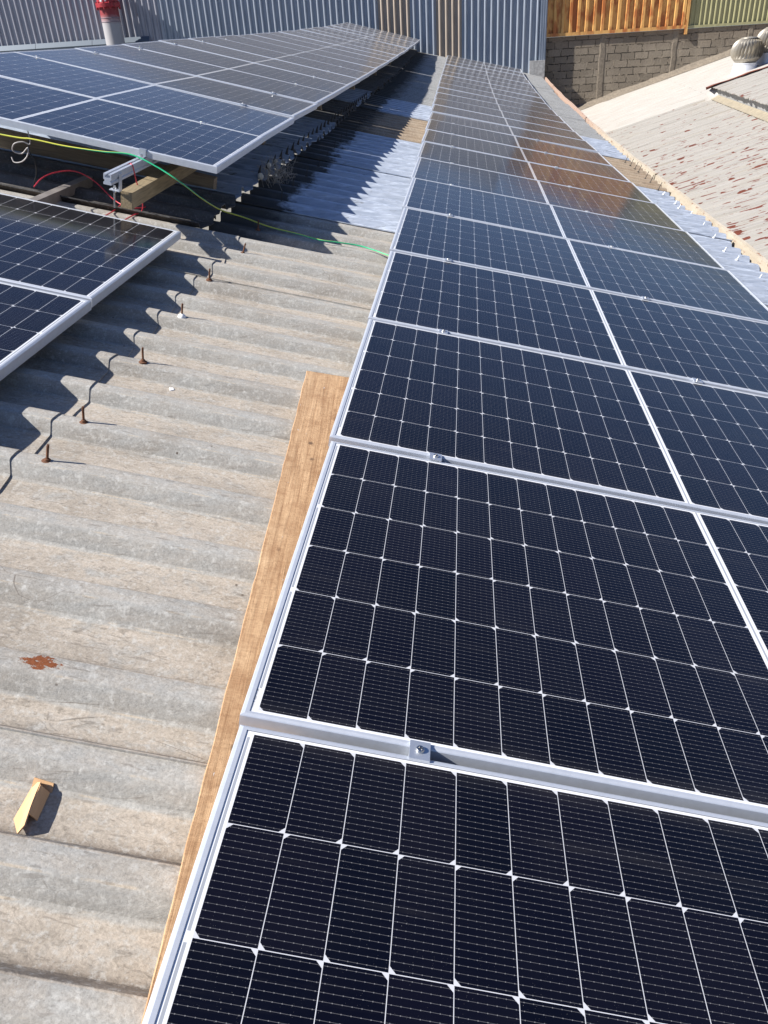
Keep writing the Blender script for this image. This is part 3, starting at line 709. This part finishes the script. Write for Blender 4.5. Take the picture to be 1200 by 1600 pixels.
cable('red_cable', [(-1.30, 3.62, .54), (-1.285, 3.40, .555), (-1.262, 3.36, .545), (-1.268, 3.38, .47), (-1.29, 3.46, .37), (-1.34, 3.55, .29), (-1.38, 3.50, .275), (-1.39, 3.2, .27)], .0033, M_RED, 'red cable hanging down from the protruding rail end')
coil = [(-1.918, 3.6, .74), (-1.925, 3.6, .66), (-1.96, 3.59, .672), (-2.007, 3.58, .665), (-2.031, 3.59, .630), (-1.99, 3.6, .612), (-1.945, 3.6, .640), (-1.955, 3.59, .60), (-1.99, 3.58, .573), (-2.035, 3.58, .572), (-2.049, 3.59, .598)]
cable('grey_cable', coil, .0034, plain('grey_cable', (.45, .42, .40), .45), 'grey cable tied in a small loop under the open frame edge')
cable('black_cable', [(-1.925, 3.6, .70), (-1.94, 3.6, .623), (-1.925, 3.6, .565), (-1.938, 3.61, .51), (-1.98, 3.62, .44), (-2.02, 3.7, .42)], .0034, M_BLK, 'black cable dangling from the small grey loop')

# ---------------------------------------------------------------- corrugated wall at the far end
WY = 27.0; WT = 3.28
n = NT('zinc_wall'); o = n.coord(); rv = n.orand(); v = n.map(o, (9, 9, .8))
st = n.noise(v, 2, 5, .6); fn = n.noise(o, 30, 4, .6)
c = n.mix(n.ramp(st, .3, .7), (.225, .262, .315), (.34, .38, .435))
M_ZINC = n.bsdf(color=n.mix(n.ramp(fn, .55, .75, 0, .4), c, (.19, .21, .245)), rough=.45, metal=.3)
n = NT('dusty_wall'); o = n.coord(); st = n.noise(n.map(o, (9, 9, .8)), 2, 5, .6)
c = n.mix(n.ramp(st, .3, .7), (.28, .235, .19), (.40, .34, .275))
M_DUSTY = n.bsdf(color=c, rough=.6, metal=.15)
n = NT('dull_wall'); o = n.coord(); st = n.noise(n.map(o, (9, 9, .8)), 2, 5, .6)
c = n.mix(n.ramp(st, .3, .7), (.26, .27, .31), (.37, .38, .425))
M_DULL = n.bsdf(color=c, rough=.5, metal=.3)
wall = thing('corrugated_wall', 'tall blue grey corrugated metal wall behind the solar panels', 'wall')
RP = .1955
def rib_sheet(x0, nribs, mat, y0, zb, zt, pitch, prof, parent, name):
    mb = MB(); line = []
    for k in range(nribs):
        for dx, dy in prof: line.append((x0 + (k + dx) * pitch, y0 - dy))
    line.append((x0 + nribs * pitch, y0))
    mb.loft([[(x, y, zb(x)) for x, y in line], [(x, y, zt) for x, y in line]])
    return mb.build(name, mat, parent)
WPROF = [(0, 0), (.34, 0), (.58, .056), (.70, .056), (.90, 0)]
xe = 2.74
segs = [(2, 0), (5, 0), (5, 0), (4, 1), (4, 0), (5, 1)] + [(5, 0)] * 13
x = xe
for k, (nr, dusty) in enumerate(segs):
    x -= nr * RP
    mat = M_DUSTY if dusty else (M_DULL if x < -9 else M_ZINC)
    rib_sheet(x, nr, mat, WY - .002 * (k % 2), lambda xx: -1.4, WT + 2.1 * min(1, max(0, (-1.6 - x) / 4.5)), RP, WPROF, wall, 'wall_sheet')
mb = MB(); mb.box((xe, WY - .035, .33), (xe + .21, WY + .06, WT)); 
for q in range(3): mb.box((xe + .02 + q * .065, WY - .052, .33), (xe + .045 + q * .065, WY - .036, WT))
mb.build('corner_trim', M_ZINC, wall)
M_FLASH = metal_mat('painted_flashing', (.085, .11, .14), .5, .3)
for k in range(4):
    a, b = -17 + k * 1.9, -17 + (k + 1) * 1.9 - .012
    mb = MB(); mb.add([(a, WY - .06, 1.66), (b, WY - .06, 1.66), (b, WY - .14, 1.52), (a, WY - .14, 1.52), (a, WY - .12, 1.40), (b, WY - .12, 1.40)], [(0, 3, 2, 1), (3, 4, 5, 2)])
    mb.build('base_flashing', M_FLASH, wall)
mb = MB(); mb.box((2.48, 26.80, -.35), (2.93, 26.945, .34))
M_CONC = plain('grey_concrete', (.36, .36, .35), .9, 0, .2, 14, .4)
tag(mb.build('concrete_block', M_CONC), 'small grey concrete block at the foot of the corrugated wall corner', 'block')
# duct with red top
duct = thing('duct_pipe', 'fat white duct with a red flanged top against the corrugated wall', 'duct')
n = NT('duct_paint'); o = n.coord(); s = n.sep(o)
f = n.ramp(n.math('ADD', s[2], n.math('MULTIPLY', n.noise(o, 6, 4), .16)), 2.10, 2.36)
M_DUCT = n.bsdf(color=n.mix(f, n.mix(n.noise(n.map(o, (6, 6, .5)), 3, 4), (.33, .32, .33), (.41, .40, .40)), (.26, .03, .035)), rough=.55)
DX, DY, DR = -10.36, 26.45, .285
mb = MB(); mb.lathe([(DR, .2), (DR, 2.75)], 40, Matrix.Translation((DX, DY, 0))); mb.build('pipe', M_DUCT, duct, 30)
for zz in (2.07, 2.17):
    mb = MB(); mb.lathe([(DR + .001, zz), (DR + .009, zz + .006), (DR + .009, zz + .018), (DR + .001, zz + .024)], 40, Matrix.Translation((DX, DY, 0))); mb.build('band', plain('band_steel', (.28, .22, .25), .5, .5), duct, 40)
M_REDP = plain('red_paint', (.36, .02, .03), .5, 0, .25, 12)
mb = MB(); mb.lathe([(DR + .002, 2.44), (DR + .075, 2.46), (DR + .08, 2.56), (DR + .03, 2.58), (DR + .03, 3.0), (DR + .09, 3.02), (DR + .09, 3.1), (.05, 3.12)], 40, Matrix.Translation((DX, DY, 0)))
for q in range(12):
    a = q * math.pi / 6
    mb.lathe([(.022, 2.40), (.022, 2.60)], 8, Matrix.Translation((DX + (DR + .055) * math.cos(a), DY + (DR + .055) * math.sin(a), 0)))
mb.build('flange', M_REDP, duct, 40)
mb = MB()
for a0, w in ((-1.95, .22), (-1.45, .16)):
    pts = [(DX + (DR + .034) * math.cos(a0 + w * j / 4), DY + (DR + .034) * math.sin(a0 + w * j / 4)) for j in range(5)]
    mb.loft([[(x, y, 2.60) for x, y in pts], [(x, y, 2.80) for x, y in pts]])
mb.build('white_patch', plain('white_patch_paint', (.72, .72, .72), .5), duct)

# ---------------------------------------------------------------- block wall, fences
bw = thing('block_wall', 'grey concrete block wall with squeezed mortar joints below the steel fences', 'wall')
n = NT('concrete_blocks'); o = n.coord(); s = n.sep(o)
wob = n.math('MULTIPLY', n.math('SUBTRACT', n.noise(o, 6, 5, .65), .5), .10)
vec = n.comb(n.math('ADD', s[0], wob), n.math('ADD', s[2], n.math('MULTIPLY', wob, .6)), 0)
bt = n.t.nodes.new('ShaderNodeTexBrick'); n.put(bt.inputs['Vector'], vec)
bt.offset = .5; bt.inputs['Scale'].default_value = 1; bt.inputs['Brick Width'].default_value = .405; bt.inputs['Row Height'].default_value = .2
bt.inputs['Mortar Size'].default_value = .012; bt.inputs['Mortar Smooth'].default_value = .3; bt.inputs['Bias'].default_value = 0
n.put(bt.inputs['Color1'], (.30, .255, .195)); n.put(bt.inputs['Color2'], (.20, .17, .13)); n.put(bt.inputs['Mortar'], (.40, .34, .255))
fn = n.noise(o, 22, 6, .7); bigv = n.noise(o, 1.6, 4, .6)
c = n.mix(n.ramp(fn, .35, .7, .55, 0), bt.outputs['Color'], (.11, .095, .08))
gap = n.math('MULTIPLY', n.ramp(bt.outputs['Fac'], .3, .8), n.ramp(n.noise(o, 4.5, 4, .7), .44, .52))
c = n.mix(gap, c, (.045, .04, .035))
c = n.mix(n.ramp(bigv, .5, .75, 0, .5), c, (.36, .31, .24))
top_brown = n.ramp(n.math('ADD', s[2], n.math('MULTIPLY', bigv, .35)), .62, 1.05, 0, .45)  # block colour turns browner and darker towards the top
c = n.mix(top_brown, c, (.16, .12, .09))
h = n.math('ADD', n.math('MULTIPLY', n.math('SUBTRACT', bt.outputs['Fac'], n.math('MULTIPLY', gap, 2.4)), .8), n.math('MULTIPLY', fn, .9))
M_BLOCK = n.bsdf(color=c, rough=.95, spec=.15, normal=n.bump(h, 1.0, .035))
mb = MB(); mb.box((2.7, 27.18, -6), (16, 27.36, .92)); mb.build('masonry', M_BLOCK, bw)
n = NT('rough_render'); o = n.coord(); fn = n.noise(o, 16, 6, .7)
M_REND = n.bsdf(color=n.mix(n.ramp(fn, .3, .7), (.125, .105, .08), (.245, .205, .155)), rough=.95, normal=n.bump(fn, .9, .02))
for cx, w in ((4.69, .20), (6.83, .17), (9.0, .16), (11.2, .18), (13.4, .18)):
    rowsP = []
    for i in range(30):
        z = -2.6 + i * 3.5 / 29
        e = lambda q: .022 * mnoise.noise(Vector((z * 3.5, cx, q)))
        rowsP.append([(cx - w / 2 + e(1), 27.181, z), (cx - w / 2 + .03 + e(1), 27.168 + e(5) * .4, z), (cx + w / 2 - .03 + e(2), 27.168 + e(6) * .4, z), (cx + w / 2 + e(2), 27.181, z)])
    mb = MB(); mb.loft(rowsP); mb.build('pilaster', M_REND, bw)
# mortar fillet where the neighbour roof meets the wall is built with that roof
def paint_rust(name, c1, c2, rustc, amt):
    n = NT(name); o = n.coord(); v = n.map(o, (1.2, 1.2, .5))
    f = n.noise(v, 3.2, 6, .68); g = n.noise(n.map(o, (5, 5, 1.2)), 3, 5, .7)
    c = n.mix(n.ramp(g, .3, .7), c1, c2)
    c = n.mix(n.ramp(f, amt, amt + .12, 0, .85), c, rustc)
    return n.bsdf(color=c, rough=.6)
M_ORF = paint_rust('orange_fence_paint', (.52, .27, .075), (.62, .36, .12), (.33, .085, .016), .46)
M_GRF = paint_rust('green_fence_paint', (.25, .235, .115), (.345, .325, .175), (.22, .15, .05), .66)
FPROF = [(0, 0), (.42, 0), (.54, .06), (.84, .062), (.94, 0)]
def fence(name, label, x0, x1, yb, zb, zt, pitch, mat, prof, rail_h, M_in=None):
    t = thing(name, label, 'fence')
    rib_sheet(x0, int(round((x1 - x0) / pitch)), mat, yb, lambda xx: zb + rail_h * .6, zt, pitch, prof, t, 'louver_panel')
    mb = MB(); mb.box((x0, yb - .062, zb), (x1, yb + .02, zb + rail_h)); mb.build('bottom_rail', mat, t)
    mb = MB(); mb.box((x0, yb - .062, zt - .06), (x1, yb + .02, zt)); mb.build('top_rail', mat, t)
    return t
ft = fence('steel_fence', 'rusty orange ribbed steel fence on top of the block wall', 2.80, 7.06, 27.165, .93, 2.62, .2366, M_ORF, FPROF, .09)
mb = MB(); mb.box((7.05, 27.09, .78), (7.13, 27.175, 2.66)); mb.build('post', M_ORF, ft)
fence('steel_fence', 'olive green slatted steel fence beyond the orange one', 7.10, 15.9, 27.20, .93, 2.55, .1385, M_GRF, [(0, 0), (.45, 0), (.60, .04), (.80, .045), (.92, 0)], .07)

# ---------------------------------------------------------------- neighbour roof (lower, sloping up away from the gutter)
PSI, BE = R(5), R(16.3)
N_D = Vector((math.cos(BE) * math.cos(PSI), -math.cos(BE) * math.sin(PSI), math.sin(BE)))
N_E = Vector((math.sin(PSI), math.cos(PSI), 0)); N_N = N_D.cross(N_E).normalized()
N_P = Vector((4.102, 27.15, -1.125))
NM = Matrix((N_D, N_E, N_N)).transposed().to_4x4(); NM.translation = N_P     # local: a along ribs, e along eave, n up
def peel_mat(name, white_edge=None):
    n = NT(name); o = n.coord(); s = n.sep(o)
    st = n.noise(n.map(o, (.7, 6, 6)), 3, 5, .6); fn = n.noise(o, 30, 4, .6)
    c = n.mix(n.ramp(st, .3, .7), (.265, .25, .222), (.335, .318, .286))
    yel = n.ramp(n.noise(n.map(o, (.7, 2.5, 1)), 1.1, 4), .56, .70, 0, .55)
    c = n.mix(yel, c, (.26, .225, .17))
    c = n.mix(n.ramp(n.noise(n.map(o, (.35, 9, 9)), 4, 4), .60, .70, 0, .35), c, (.13, .12, .108))
    cells = n.voro(n.map(o, (2.6, 5.4, 1)), 1.75, 'F1', 'Distance', 1.0)
    cluster = n.noise(o, .9, 3, .6)
    p1 = n.noise(n.map(o, (2.6, 5.2, 3)), 2.3, 4, .55)
    dens = n.ramp(n.math('ADD', s[0], n.math('MULTIPLY', s[1], -.12)), 1.2, 2.8, 0, 1)
    dens = n.ramp(s[1], -16.0, -9.5, .012, -.06)
    blk = n.noise(n.map(o, (2.3, 5.4, 3)), 2.1, 2, .4)
    th = n.math('ADD', n.math('ADD', n.math('MULTIPLY', n.math('SUBTRACT', p1, .5), .55), n.math('MULTIPLY', n.math('SUBTRACT', blk, .5), .75)), n.math('ADD', dens, n.math('MULTIPLY', n.math('SUBTRACT', cluster, .5), .2)))
    pm = n.ramp(th, .106, .112)
    p2 = n.noise(n.map(o, (5.5, 16, 5), (4, 2, 1)), 2.6, 3, .6)
    pm2 = n.math('MULTIPLY', n.ramp(p2, .665, .675), n.ramp(n.math('ADD', cluster, dens), .34, .46))
    mask = n.math('MAXIMUM', pm, pm2)
    red = n.mix(n.ramp(fn, .3, .7), (.10, .026, .014), (.16, .045, .026))
    c = n.mix(mask, c, red)
    if white_edge is not None:
        wob = n.math('MULTIPLY', n.math('SUBTRACT', n.noise(n.map(o, (1, 3, 1)), 2.2, 4), .5), .22)
        wm = n.ramp(n.math('ADD', s[1], wob), white_edge - .02, white_edge + .02)
        wc = n.mix(n.ramp(n.noise(n.map(o, (.8, 7, 7)), 2.4, 5, .65), .35, .7), (.355, .33, .29), (.44, .42, .385))
        wc = n.mix(n.ramp(n.noise(n.map(o, (2, 6, 2)), 3, 5, .7), .655, .67, 0, .9), wc, (.50, .33, .26))
        c = n.mix(wm, c, wc)
    return n.bsdf(color=c, rough=.55, spec=.35, normal=n.bump(n.noise(n.map(o, (1, 3, 1)), 3, 3), .15, .01))
M_PEEL = peel_mat('peeling_roof_paint', -7.75)
M_PEEL2 = peel_mat('peeling_roof_paint_upper')
nb = thing('metal_roof', 'pale neighbouring metal roof with peeling red brown patches and a white strip', 'roof', NM)
def ribbed(e0, e1, a0, a1, name, mat, h=0.0, pitch=.29, rib=.012, na=2, fray=0.0):
    line = []; e = e0; k = 0
    while e < e1 - .001:
        big = 1.5 if k % 3 == 0 else 1.0
        for de, dz in ((0, 0), (.06, 0), (.068, rib * .25), (.08, 0), (.128, 0), (.138, rib * big), (.158, rib * big), (.168, 0), (.215, 0), (.223, rib * .25), (.235, 0), (.28, 0)):
            if e + de <= e1: line.append((e + de, dz + (.004 if k % 3 == 0 else 0)))
        e += pitch; k += 1
    rows = []
    for i in range(na + 1):
        a = a0 + (a1 - a0) * i / na
        rows.append([(a + (fray * mnoise.noise(Vector((ee * 5, 1, 1))) if i == 0 else 0), ee, dz + h + .006 * mnoise.noise(Vector((a * 1.5, ee, 0)))) for ee, dz in line])
    mb = MB(); mb.loft(rows); 
    if fray:
        mb.loft([rows[0], [(p[0], p[1], p[2] - .012) for p in rows[0]]])
    return mb.build(name, mat, nb, 20)
ribbed(-30, -7.79, -1.6, 2.66, 'lower_roof_sheet', M_PEEL, 0, na=8)
ribbed(-7.80, -.02, -1.6, 2.66, 'white_roof_sheet', M_PEEL, .003, na=8, rib=.009)
ribbed(-8.25, -.02, 2.66, 9.5, 'white_roof_sheet', M_PEEL, .003, na=10, rib=.009)
ribbed(-30, -8.25, 2.60, 9.5, 'upper_roof_sheet', M_PEEL2, .25, na=10, fray=.03)
M_EDGE = plain('rusty_edge', (.20, .055, .03), .85, .1, .35, 25)
mb = MB(); 
line = [(2.5 + i * .14, -8.24 + .015 * math.sin(i * 2.1), .268 + .008 * math.sin(i * 1.3)) for i in range(51)]
mb.loft([[(a, e + .03, h - .05) for a, e, h in line], [(a, e + .035, h + .004) for a, e, h in line], [(a, e - .24 + .03 * math.sin(a * 7) + .02 * math.sin(a * 23), h + .016) for a, e, h in line]])
mb.build('rusty_edge', M_EDGE, nb)
M_WHT = plain('white_roof_paint', (.38, .36, .33), .6, 0, .08, 6)
mb = MB(); mb.loft([[(a + .1, e + .018, h - .04) for a, e, h in line], [(a + .1, e + .06, .0) for a, e, h in line]]); mb.build('side_flashing', M_WHT, nb)
M_STEP = plain('grey_step', (.34, .34, .33), .8, 0, .2, 9)
n = NT('grey_step_face'); o = n.coord(); g = n.noise(n.map(o, (1, 9, 1)), 4, 3)
M_STEP = n.bsdf(color=n.mix(n.ramp(g, .35, .65), (.27, .27, .26), (.38, .38, .37)), rough=.8)
mb = MB(); ee = [-30 + i * .1045 for i in range(209)]
mb.loft([[(2.68 + .012 * (i % 2), e, .245) for i, e in enumerate(ee)], [(2.68 + .012 * (i % 2), e, .03) for i, e in enumerate(ee)]]); mb.build('step_face', M_STEP, nb)
M_FL2 = plain('cream_flashing', (.30, .26, .19), .6, 0, .12, 12)
mb = MB(); mb.loft([[(2.675, e, .075), (2.64, e, .058), (2.55, e, .034 + .004 * math.sin(e * 30)), (2.545, e, .02)] for e in ee]); mb.build('step_flashing', M_FL2, nb)
# white hood closing the step corner, and mortar fillet along the block wall
M_WHT = plain('white_roof_paint', (.38, .36, .33), .6, 0, .08, 6)
mb = MB(); mb.lathe([(.30, -.01), (.285, .06), (.25, .13), (.19, .19), (.11, .232), (.02, .246)], 28, Matrix.Translation((2.76, -8.16, 0)) @ Matrix.Scale(1.25, 4, (0, 1, 0)))
mb.build('corner_hood', M_WHT, nb, 60)
rowsF = []
for i in range(90):
    a = -1.5 + i * .125; e = lambda q: .05 * mnoise.noise(Vector((a * 1.3, q, 0))) + .02 * mnoise.noise(Vector((a * 6, q, 1)))
    xe_ = -a * math.tan(PSI) * 0
    y_off = a * math.sin(PSI) / math.cos(PSI) * math.cos(BE)
    rowsF.append([(a, y_off + .04, .17 + e(2)), (a, y_off - .075 + e(3), .09 + e(4)), (a, y_off - .19 + e(1), .012)])
mb = MB(); mb.loft(rowsF); mb.build('mortar_fillet', M_REND, nb, 60)
# close the wedge between the white sheet and the block wall
mb = MB(); mb.loft([[(-1.5 + i * .5, -.2, .002), (-1.5 + i * .5, (-1.5 + i * .5) * math.tan(PSI) * math.cos(BE) + .02, .002)] for i in range(23)]); mb.build('white_strip', M_PEEL, nb)

# turbine ventilators
def turbine(label, a, e, sc, first=None):
    base = N_P + N_D * a + N_E * e
    Mx = Matrix.Translation(base) @ Matrix.Scale(sc, 4)
    t = thing('turbine_ventilator', label, 'ventilator', Mx, 'turbine ventilators on the white strip')
    mb = MB(); mb.lathe([(.40, -.16), (.35, .10), (.335, .20), (.345, .205), (.345, .235), (.32, .24)], 40); mb.build('collar', metal_mat('galvanised_collar', (.72, .74, .78), .45, .35), t, 40)
    mb = MB(); NV = 26; NL = 14
    def pr(t): # t 0..1 bottom to top
        th = -1.02 + t * 2.22
        return .475 * max(.05, math.cos(th * .92)), .56 + .36 * math.sin(th)
    for k in range(NV):
        a0 = 2 * math.pi * k / NV; r1, r2 = [], []
        for i in range(NL + 1):
            tt = i / NL; r, z = pr(tt); tw = a0 + .30 * (tt - .5)
            w = .15
            r1.append((r * math.cos(tw), r * math.sin(tw), z)); r2.append((r * .84 * math.cos(tw + w), r * .84 * math.sin(tw + w), z))
        rm = [((p[0] * .55 + q[0] * .45) * 1.035, (p[1] * .55 + q[1] * .45) * 1.035, p[2]) for p, q in zip(r1, r2)]
        mb.loft([r1, rm, r2])
    mb.build('vanes', M_VENT, t, 50)
    r, z = pr(1.0)
    mb = MB(); mb.lathe([(r + .03, z - .012), (r + .025, z + .008), (.06, z + .028), (.01, z + .03)], 30); mb.build('top_cap', M_VENT, t, 40)
    r, z = pr(0.0)
    mb = MB(); mb.lathe([(r * .86, z - .03), (r * 1.0, z - .03), (r * 1.01, z + .01), (r * .9, z + .01)], 40, None, False); mb.lathe([(r * .84, z - .06), (.40, z + .1), (.36, .80), (.2, .88)], 24); 
    mb.build('lower_ring', M_VENT, t, 40)
    return t
turbine('whole round steel turbine ventilator on the white roof strip', 3.85, -5.15, .80)
turbine('steel turbine ventilator half cut by the picture edge', 4.50, -4.75, .80)

# ---------------------------------------------------------------- ground far below
n = NT('ground'); o = n.coord()
M_GND = n.bsdf(color=n.mix(n.noise(o, .2, 5), (.16, .15, .12), (.24, .22, .18)), rough=.95)
mb = MB(); mb.add([(-600, -600, -6), (600, -600, -6), (600, 600, -6), (-600, 600, -6)], [(0, 1, 2, 3)])
g = mb.build('ground', M_GND); g['kind'] = 'structure'; g['label'] = 'dusty ground below the roofs'
